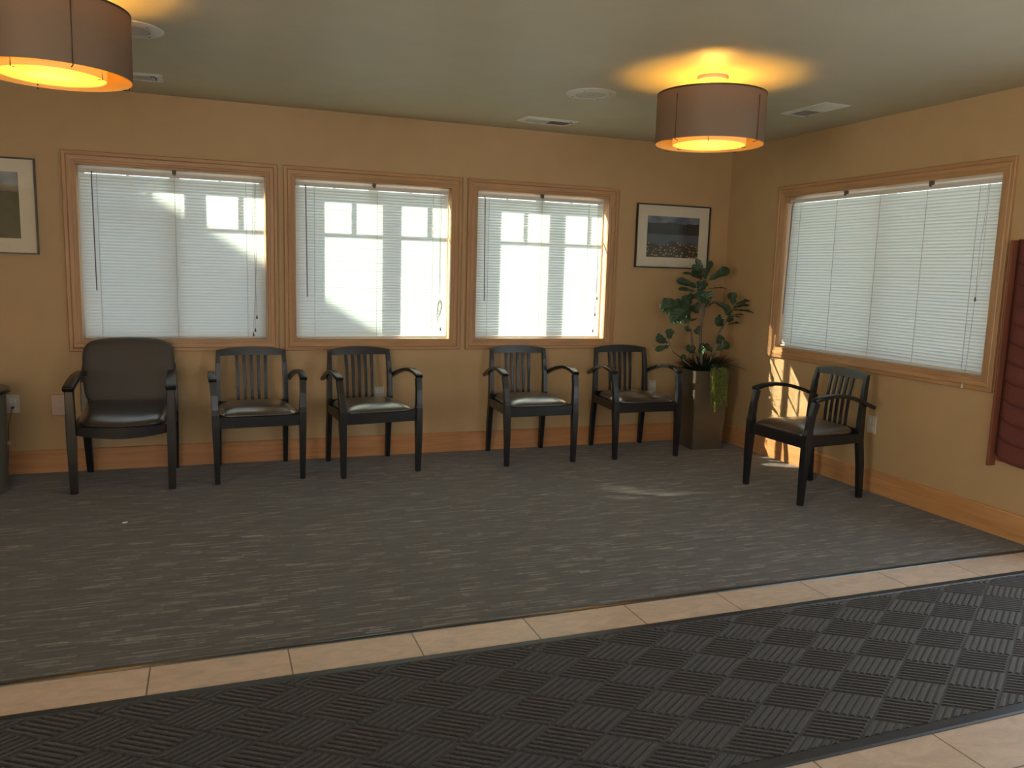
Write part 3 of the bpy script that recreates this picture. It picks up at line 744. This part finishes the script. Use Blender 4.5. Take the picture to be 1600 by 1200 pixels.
def vent(x, y, rot, label):
    t = thing('ceiling_vent', label, 'air vent', (x, y, H), math.radians(rot), 'white ceiling air registers')
    bm = BM()
    ring_loft(bm, lambda u_, h_, z_: (u_, z_, h_), -.165, .165, -.065, .065, [(0, 0), (0, -.008), (.004, -.012), (.030, -.004), (.034, 0)]); link('frame', bm, M_wmetal, t)
    bm = BM(); box(bm, (-.165, -.065, -.002), (.165, .065, -.001)); link('duct_shade_sheet', bm, M_dark, t)  # solid dark sheet painted as the shade of a hollow duct
    for half in (-1, 1):
        bm = BM()
        for k in range(16):
            xx = half*(.010+.0095*k); tl = half*.0042
            v = [bm.verts.new(q) for q in ((xx-tl, -.064, -.010), (xx-tl, .064, -.010), (xx+tl, .064, -.0025), (xx+tl, -.064, -.0025), (xx-tl+.0008, -.064, -.010), (xx-tl+.0008, .064, -.010), (xx+tl+.0008, .064, -.0025), (xx+tl+.0008, -.064, -.0025))]
            for q in ((0,1,2,3), (4,7,6,5), (0,4,5,1), (2,6,7,3), (1,5,6,2), (0,3,7,4)): bm.faces.new([v[k2] for k2 in q])
        link('louver', bm, M_wmetal, t)
    bm = BM(); box(bm, (-.004, -.065, -.0115), (.004, .065, -.003)); link('divider', bm, M_wmetal, t)
    bm = BM(); box(bm, (.135, -.075, -.014), (.16, -.070, -.010)); link('damper_lever', bm, M_frame, t)
vent(-1.845, -.412, 2, 'white ceiling air register above the right back window')
vent(-.530, -1.590, 92, 'white ceiling air register near the side wall, right of the corner lamp')
vent(-4.530, -.520, 0, 'white ceiling air register beside the left pendant lamp')

# ------------------------------------------------------------------ pictures
def picture(x0, x1, z0, z1, ix0, ix1, iz0, iz1, pm, label):
    t = thing('framed_picture', label, 'picture', ((x0+x1)/2, -.002, z0)); inv = Matrix.Translation(-t.location)
    bm = BM(); ring_loft(bm, mapB, x0, x1, z0, z1, [(0, .002), (0, .024), (-.009, .024), (-.009, .002)]); bm.transform(inv); link('frame', bm, M_frame, t)
    bm = BM(); ring_loft(bm, mapB, ix0, ix1, iz0, iz1, [(0, .010), (0, .0125), (.0, .0125)]); bm.free()
    bm = BM()
    a = [bm.verts.new(q) for q in (mapB(x0+.009, .012, z0+.009), mapB(x1-.009, .012, z0+.009), mapB(x1-.009, .012, z1-.009), mapB(x0+.009, .012, z1-.009))]
    b = [bm.verts.new(q) for q in (mapB(ix0, .012, iz0), mapB(ix1, .012, iz0), mapB(ix1, .012, iz1), mapB(ix0, .012, iz1))]
    c = [bm.verts.new(q) for q in (mapB(ix0, .009, iz0), mapB(ix1, .009, iz0), mapB(ix1, .009, iz1), mapB(ix0, .009, iz1))]
    for k in range(4): bm.faces.new((a[k], a[(k+1)%4], b[(k+1)%4], b[k])); bm.faces.new((b[k], b[(k+1)%4], c[(k+1)%4], c[k]))
    bm.transform(inv); link('mount', bm, M_mount, t)
    bm = BM(); uvl = bm.loops.layers.uv.new('UVMap')
    v = [bm.verts.new(q) for q in (mapB(ix0, .0092, iz0), mapB(ix1, .0092, iz0), mapB(ix1, .0092, iz1), mapB(ix0, .0092, iz1))]
    fc = bm.faces.new(v)
    for l, q in zip(fc.loops, ((0, 0), (1, 0), (1, 1), (0, 1))): l[uvl].uv = q
    bm.transform(inv); link('landscape_print', bm, pm, t)
    bm = BM(); bm.faces.new([bm.verts.new(q) for q in (mapB(x0+.009, .018, z0+.009), mapB(x1-.009, .018, z0+.009), mapB(x1-.009, .018, z1-.009), mapB(x0+.009, .018, z1-.009))]); bm.transform(inv); link('glazing', bm, M_pglass, t)
picture(-.878, -.190, 1.446, 1.956, -.776, -.287, 1.533, 1.862, M_plake, 'framed lake and hills landscape with white mount, above the potted plant')
picture(-5.79, -5.099, 1.401, 1.986, -5.69, -5.193, 1.497, 1.90, M_pmead, 'framed mountain meadow landscape with white mount, cut by the left edge')

# ------------------------------------------------------------------ outlets, wall plate, cable
def outlet(mp, uu, zz, label, plug=False):
    base = Vector(mp(uu, .0005, zz-.0575)); t = thing('wall_outlet', label, 'electrical outlet', base, 0, 'white duplex wall outlets'); inv = Matrix.Translation(-base)
    bm = BM(); mbox(bm, mp, (uu-.036, .0005, zz-.058), (uu+.036, .006, zz+.058), .002); bm.transform(inv); link('cover_plate', bm, M_white, t)
    for s in (-1, 1):
        bm = BM(); mbox(bm, mp, (uu-.017, .0062, zz+s*.022-.014), (uu+.017, .0078, zz+s*.022+.014), .001); bm.transform(inv); so_ = link('socket', bm, M_vinyl, t)
        bm = BM()
        for q in (-.006, .006): mbox(bm, mp, (uu+q-.0013, .0079, zz+s*.022-.001), (uu+q+.0013, .0083, zz+s*.022+.008))
        mbox(bm, mp, (uu-.002, .0079, zz+s*.022-.010), (uu+.002, .0083, zz+s*.022-.006))
        bm.transform(inv); link('slots', bm, M_dark, so_)
outlet(mapB, -5.290, .456, 'white duplex outlet with a cable plugged in, beside the round table')
outlet(mapB, -2.948, .456, 'white duplex outlet seen through the back of the chair under the middle window')
outlet(mapB, -.650, .458, 'white duplex outlet seen past the arm of the chair beside the planter')
outlet(mapR, -1.757, .445, 'white duplex outlet on the side wall behind the lone chair')
t = thing('blank_wall_plate', 'plain pale wall plate low on the wall left of the upholstered armchair', 'wall plate', (-5.012, -.001, .375))
bm = BM(); box(bm, (-.062, 0, 0), (.062, -.018, .135), .003); link('plate', bm, plain('pale_plate', (.50, .37, .31), .5), t)
bm = BM(); tube(bm, [(-5.290, -.012, .434), (-5.290, -.028, .434)], .010, 10)
tube(bm, [(-5.290, -.026, .434), (-5.295, -.045, .40), (-5.312, -.055, .32), (-5.316, -.055, .24), (-5.318, -.055, .16), (-5.326, -.060, .07), (-5.350, -.07, .012), (-5.42, -.08, .006), (-5.50, -.09, .006)], .0032, 8)
cb = link('power_cable', bm, M_cord, None, True); tag(cb, 'thin dark power cable hanging from the outlet beside the round table', 'cable')
bm = BM(); box(bm, (-5.327, -.0595, .205), (-5.305, -.0585, .228)); box(bm, (-5.302, -.0595, .205), (-5.298, -.0585, .228)); link('cable_tag', bm, M_white, cb)

# ------------------------------------------------------------------ round side table at the left edge
t = thing('round_side_table', 'dark round side table top on a grey pedestal, cut by the left edge', 'table', (-5.515, -.40, 0))
bm = BM(); lathe(bm, [(.285, .585), (.292, .590), (.292, .606), (.286, .612), (.001, .612)], 72); lathe(bm, [(.001, .585), (.285, .585)], 72); link('tabletop', bm, M_tablew, t, True)
bm = BM(); lathe(bm, [(.265, 0), (.265, .02), (.255, .03), (.262, .45), (.268, .585)], 64, caps=True); link('pedestal', bm, M_tablec, t, True)

# ------------------------------------------------------------------ wall hanging with scalloped tiers
t = thing('wall_hanging', 'tall maroon hanging of scalloped fabric tiers with wooden edge, on the side wall', 'wall hanging', (-.001, -2.98, .385))
bm = BM(); box(bm, (0, .315, 0), (-.055, .330, 1.24), .002); link('side_board', bm, M_redwood, t)
bm = BM(); box(bm, (0, -.330, 0), (-.055, -.315, 1.24), .002); link('side_board', bm, M_redwood, t)
bm = BM(); box(bm, (0, -.314, .03), (-.010, .314, 1.235)); link('back_panel', bm, M_redwood, t)
for k in range(11):
    bm = BM(); nn = 22; z0 = .035+.106*k; hgt = .150; rows = []
    for j in range(7):
        v_ = j/6; row = []
        for i in range(nn+1):
            s = -1+2*i/nn; edge = max(0, 1-abs(s)**6)
            prot = .016 + (.030*(1-v_)**1.4*edge + .010*math.sin(PI*v_)*edge) + .004*edge
            zz = z0 + hgt*v_ - (.008*(1-s*s))*(1-v_)*1.0 + .035*abs(s)**5*(1-v_)
            row.append(bm.verts.new((-prot, s*.312, zz)))
        rows.append(row)
    for j in range(6):
        for i in range(nn): bm.faces.new((rows[j][i], rows[j][i+1], rows[j+1][i+1], rows[j+1][i]))
    tier = link('fabric_tier', bm, M_maroon, t, True)
    sm = tier.modifiers.new('thickness', 'SOLIDIFY'); sm.thickness = .004; sm.offset = -1

# ------------------------------------------------------------------ potted fiddle-leaf fig
PX, PY = -.345, -.275; PR = math.radians(-3)
fig = thing('potted_fig', 'tall leafy fiddle-leaf fig in a square dark planter in the room corner', 'potted plant', (PX, PY, 0), 0)
bm = BM()
def sq(h_, z_): return [bm.verts.new((sx_*h_*math.cos(PR)-sy_*h_*math.sin(PR), sx_*h_*math.sin(PR)+sy_*h_*math.cos(PR), z_)) for sx_, sy_ in ((-1,-1),(1,-1),(1,1),(-1,1))]
rg = [sq(.134, 0), sq(.151, .640), sq(.139, .640), sq(.137, .600)]
for i in range(3):
    for k in range(4): bm.faces.new((rg[i][k], rg[i][(k+1)%4], rg[i+1][(k+1)%4], rg[i+1][k]))
bm.faces.new(rg[0][::-1]); link('planter', bm, M_planter, fig)
bm = BM(); v = sq(.1345, .605); bm.faces.new(v); bmesh.ops.subdivide_edges(bm, edges=bm.edges[:], cuts=6, use_grid_fill=True)
for q in bm.verts: q.co.z += random.uniform(0, .012)
link('soil', bm, M_soil, fig)

# the fig spread roughly in a plane facing the room: (s, z) measured across and up, plus depth d
fw = Vector((f.x, f.y, 0)).normalized(); rt = Vector((fw.y, -fw.x, 0))
def ray_at(px, py, dep=0.0):
    """where a leaf seen there stands: on the upright plane through the planter, moved dep metres towards the room"""
    d = f + r*((px-800)/fpx) - u*((py-600)/fpx)
    p0 = Vector((PX, PY, 0)) - fw*dep
    t_ = (p0-cp).dot(fw)/d.dot(fw); return cp + d*t_ - Vector((PX, PY, 0))
def c3(x, y, d=0): return ray_at(1000+x/8.42, 400+y/8.42, d)
def c4(x, y, d=0): return ray_at(1000+x/6.316, 530+y/6.316, d)
def trunk(pts, r0_, r1_):
    bm = BM(); n_ = len(pts)
    # smooth the path
    out = []
    for i in range(n_-1):
        a, b = pts[i], pts[i+1]; pa = pts[max(i-1, 0)]; nb = pts[min(i+2, n_-1)]
        for k in range(5):
            q = k/5; out.append(.5*((2*a)+(b-pa)*q+(2*pa-5*a+4*b-nb)*q*q+(3*a-pa-3*b+nb)*q**3))
    out.append(pts[-1]); m_ = len(out)
    tube(bm, out, 1, 10, [r0_+(r1_-r0_)*i/(m_-1)+.0008*math.sin(i*2.1) for i in range(m_)]); link('trunk', bm, M_bark, fig, True)
soilp = lambda x, y: Vector((x, y, .608))
trunk([soilp(.0, .01), c3(795, 1179), c3(795, 980), c3(815, 850), c3(842, 700), c3(800, 620), c3(760, 560), c3(800, 450), c3(870, 330), c3(870, 270)], .014, .007)
trunk([soilp(-.05, -.03), c3(690, 1179, .04), c3(680, 1020, .05), c3(640, 920, .06), c3(625, 830, .06), c3(640, 680, .05), c3(690, 600, .03)], .010, .004)
trunk([soilp(.04, -.02), c3(970, 1179, .03), c3(1040, 1010, .04), c3(1110, 900, .05), c3(1170, 790, .05), c3(1215, 700, .05), c3(1240, 640, .05)], .010, .005)
trunk([soilp(-.07, -.06), c4(380, 165, .10), c4(325, 125, .14), c4(305, 90, .14), c3(380, 1110, .15)], .006, .003)
trunk([c3(842, 700), c3(900, 640, .02), c3(1000, 600, .03), c3(1100, 660, .03)], .006, .003)
leafbm = BM(); luv = leafbm.loops.layers.uv.new('UVMap')
def leaf(base, tip, wid, face=.6, curl=.15, blunt=1.0):
    """base, tip: 3-D points; wid: full width; face: 1 = blade faces the room, 0 = edge-on/horizontal"""
    ax = tip-base; L = ax.length; ax = ax/L
    towards = -fw*.95 + Vector((0, 0, .3))
    upv = Vector((0, 0, 1))
    nrm = (towards*face + upv*(1-face)); nrm = (nrm - ax*nrm.dot(ax)).normalized(); sd_ = ax.cross(nrm).normalized()
    NU, NV = 8, 14; g = []
    for j in range(NV+1):
        v_ = j/NV
        # fiddle outline: narrow petiole, waist, broad blunt head
        wv = (.04 if v_ < .10 else .04 + .62*math.sin(min(1, (v_-.10)/.22)*PI/2) - .10*math.exp(-((v_-.42)/.10)**2) + .36*math.exp(-((v_-.74)/.20)**2))
        if v_ > .80: wv *= math.sqrt(max(0.0, 1-((v_-.80)/.20)**2.2))*.98+.02
        row = []
        for i in range(NU+1):
            q = -1+2*i/NU
            wave = .055*math.sin(v_*22+q*2.4)*abs(q)**1.3*wid*1.1
            bend = curl*L*(v_-.5)**2*1.2
            p = base + ax*(L*v_) + sd_*(q*wid/2*wv) + nrm*(abs(q)*.16*wid*wv + wave - bend)
            row.append(leafbm.verts.new(p))
        g.append(row)
    for j in range(NV):
        for i in range(NU):
            fc = leafbm.faces.new((g[j][i], g[j][i+1], g[j+1][i+1], g[j+1][i])); fc.smooth = True
            for l, (ii, jj) in zip(fc.loops, ((i, j), (i+1, j), (i+1, j+1), (i, j+1))): l[luv].uv = (ii/NU, jj/NV)
K = 1/8.42/1258*5.75*1.02*8.42  # metres per photo pixel at the plant
Kc = K/8.42
LV = [ # base x,y  tip x,y  width, face, depth base, depth tip
 (870,280, 735,35, 75, .8, .02, .05), (870,270, 940,60, 70, .7, .0, -.06), (880,325, 1185,165, 120, .9, .0, -.02), (870,290, 690,125, 120, .85, .02, .08),
 (850,290, 560,215, 60, .5, .0, .06), (850,315, 665,225, 110, .7, .03, .10), (790,420, 480,315, 110, .8, .05, .12), (880,300, 820,200, 120, .9, .05, .10),
 (760,470, 500,425, 70, .6, .0, -.03), (870,430, 1140,420, 60, .12, .0, .02), (740,470, 835,395, 60, .9, .08, .10), (730,470, 930,590, 190, 1., .06, .14),
 (760,480, 745,570, 90, .9, .10, .12), (730,490, 560,625, 130, .9, .05, .10), (610,610, 265,690, 210, 1., .06, .13), (720,620, 405,870, 190, .9, .08, .17), (640,700, 600,890, 110, .8, .05, .08),
 (790,600, 700,745, 120, .8, -.02, -.06), (1010,590, 850,670, 70, .4, .0, .02), (960,585, 1200,725, 100, .7, .02, .05), (900,340, 760,420, 140, .8, .0, .05), (560,560, 620,640, 90, .8, .1, .12),
 (1240,660, 1195,475, 120, .95, .05, .03), (1240,640, 1440,590, 80, .4, .05, .08), (1200,690, 1445,640, 90, .35, .05, -.03), (1200,700, 1500,745, 70, .35, .05, .03),
 (1180,780, 1370,770, 60, .2, .05, .08), (1150,800, 1345,805, 60, .2, .05, .0), (1140,900, 1320,880, 60, .3, .05, .04), (1110,900, 985,830, 160, 1., .05, .10), (1150,880, 1215,795, 75, .95, .06, .12),
 (1210,700, 1130,770, 100, .8, .05, .08), (770,815, 680,850, 40, .3, .0, .05), (690,960, 595,965, 90, .7, .05, .09), (700,965, 780,1020, 80, .8, .05, .09), (780,1010, 755,925, 80, .8, .0, .03),
 (380,1110, 395,955, 110, .9, .15, .15), (370,1120, 225,1030, 60, .6, .15, .18), (380,1130, 205,1105, 120, .7, .15, .24),
]
for (bx, by, tx, ty, wd_, fc_, db, dt) in LV:
    leaf(c3(bx, by, db), c3(tx, ty, dt), wd_*K/8.42*1.22, fc_, random.uniform(.05, .25))
LV4 = [(305,60, 150,110, 60, .9, .15, .2), (590,130, 625,40, 60, .95, .10, .16), (560,140, 450,80, 80, .7, .08, .12), (570,140, 640,90, 90, .8, .12, .18), (745,110, 880,40, 100, .85, .04, .02), (760,60, 800,-40, 90, .9, .0, .0), (430,230, 420,150, 60, .9, .08, .12), (720,120, 640,70, 90, .7, .05, .1), (500,150, 520,60, 70, .7, .0, .03)]
for (bx, by, tx, ty, wd_, fc_, db, dt) in LV4:
    leaf(c4(bx, by, db), c4(tx, ty, dt), wd_*K/6.316*1.15, fc_, random.uniform(.05, .2))
me = bpy.data.meshes.new('foliage'); leafbm.to_mesh(me); leafbm.free(); me.materials.append(M_leaf)
fo = bpy.data.objects.new('foliage', me); C.objects.link(fo); fo.parent = fig
# dark grass tuft spilling over the rim
bm = BM()
for k in range(800):
    a = random.uniform(0, 2*PI); rr = random.uniform(.0, .12); L = random.uniform(.14, .30); out = random.uniform(.45, 1.15)
    b0 = Vector((rr*math.cos(a), rr*math.sin(a), .608)); d_ = Vector((math.cos(a+random.uniform(-.3, .3)), math.sin(a+random.uniform(-.3, .3)), 0)); side = Vector((-d_.y, d_.x, 0))
    if d_.x < -.35: L = min(L, .17); out = min(out, .75)
    prev = None
    for j in range(6):
        v_ = j/5; p = b0 + d_*(L*out*v_) + Vector((0, 0, L*(.92*v_ - .66*out*v_*v_))); wv = .0042*(1-v_)**.7+.0006
        p.z = max(p.z, .60)
        cur = (bm.verts.new(p-side*wv), bm.verts.new(p+side*wv))
        if prev: bm.faces.new((prev[0], prev[1], cur[1], cur[0]))
        prev = cur
g = link('grass_tuft', bm, M_grass, fig); g['kind'] = 'stuff'
# trailing beaded strands over the front right of the rim
for (sx_, end, dd) in ((705, 690, .02), (740, 715, .035), (765, 640, .02), (790, 690, .03), (830, 600, .02), (850, 670, .01), (725, 560, .05), (815, 540, .04)):
    p0 = c4(sx_-30, 245, .10); p1 = c4(sx_, 290, .175+dd); p2 = c4(sx_, end, .175+dd)
    bm = BM(); path = [p0, (p0+p1)/2+Vector((0, 0, .012)), p1]; n_ = int((p1.z-p2.z)/.006)
    for i in range(1, n_+1): path.append(p1 + (p2-p1)*i/n_ + Vector((.002*math.sin(i*.5+sx_), 0, 0)))
    tube(bm, path, .0015, 5)
    for i, q in enumerate(path[2:]):
        for m_ in range(4):
            a = random.uniform(0, 2*PI); rad = random.uniform(.0032, .0052)
            mt = Matrix.Translation(q + Vector((math.cos(a)*.0065, math.sin(a)*.0065, random.uniform(-.003, .003))))
            bmesh.ops.create_icosphere(bm, subdivisions=1, radius=rad, matrix=mt)
    link('trailing_strand', bm, M_bead, fig, True)

# ------------------------------------------------------------------ scrap of paper on the carpet
bm = BM()
v = [bm.verts.new(q) for q in ((-.013, -.008, .001), (.012, -.010, .001), (.014, .007, .004), (-.010, .009, .002))]
bm.faces.new(v); ex_ = bmesh.ops.extrude_face_region(bm, geom=bm.faces[:])
for q in ex_['geom']:
    if isinstance(q, bmesh.types.BMVert): q.co.z += .0015
tag(link('paper_scrap', bm, plain('white_paper', (.9, .9, .88), .7), None, loc=(-4.55, -1.263, 0)), 'tiny scrap of white paper lying on the dark carpet', 'paper')
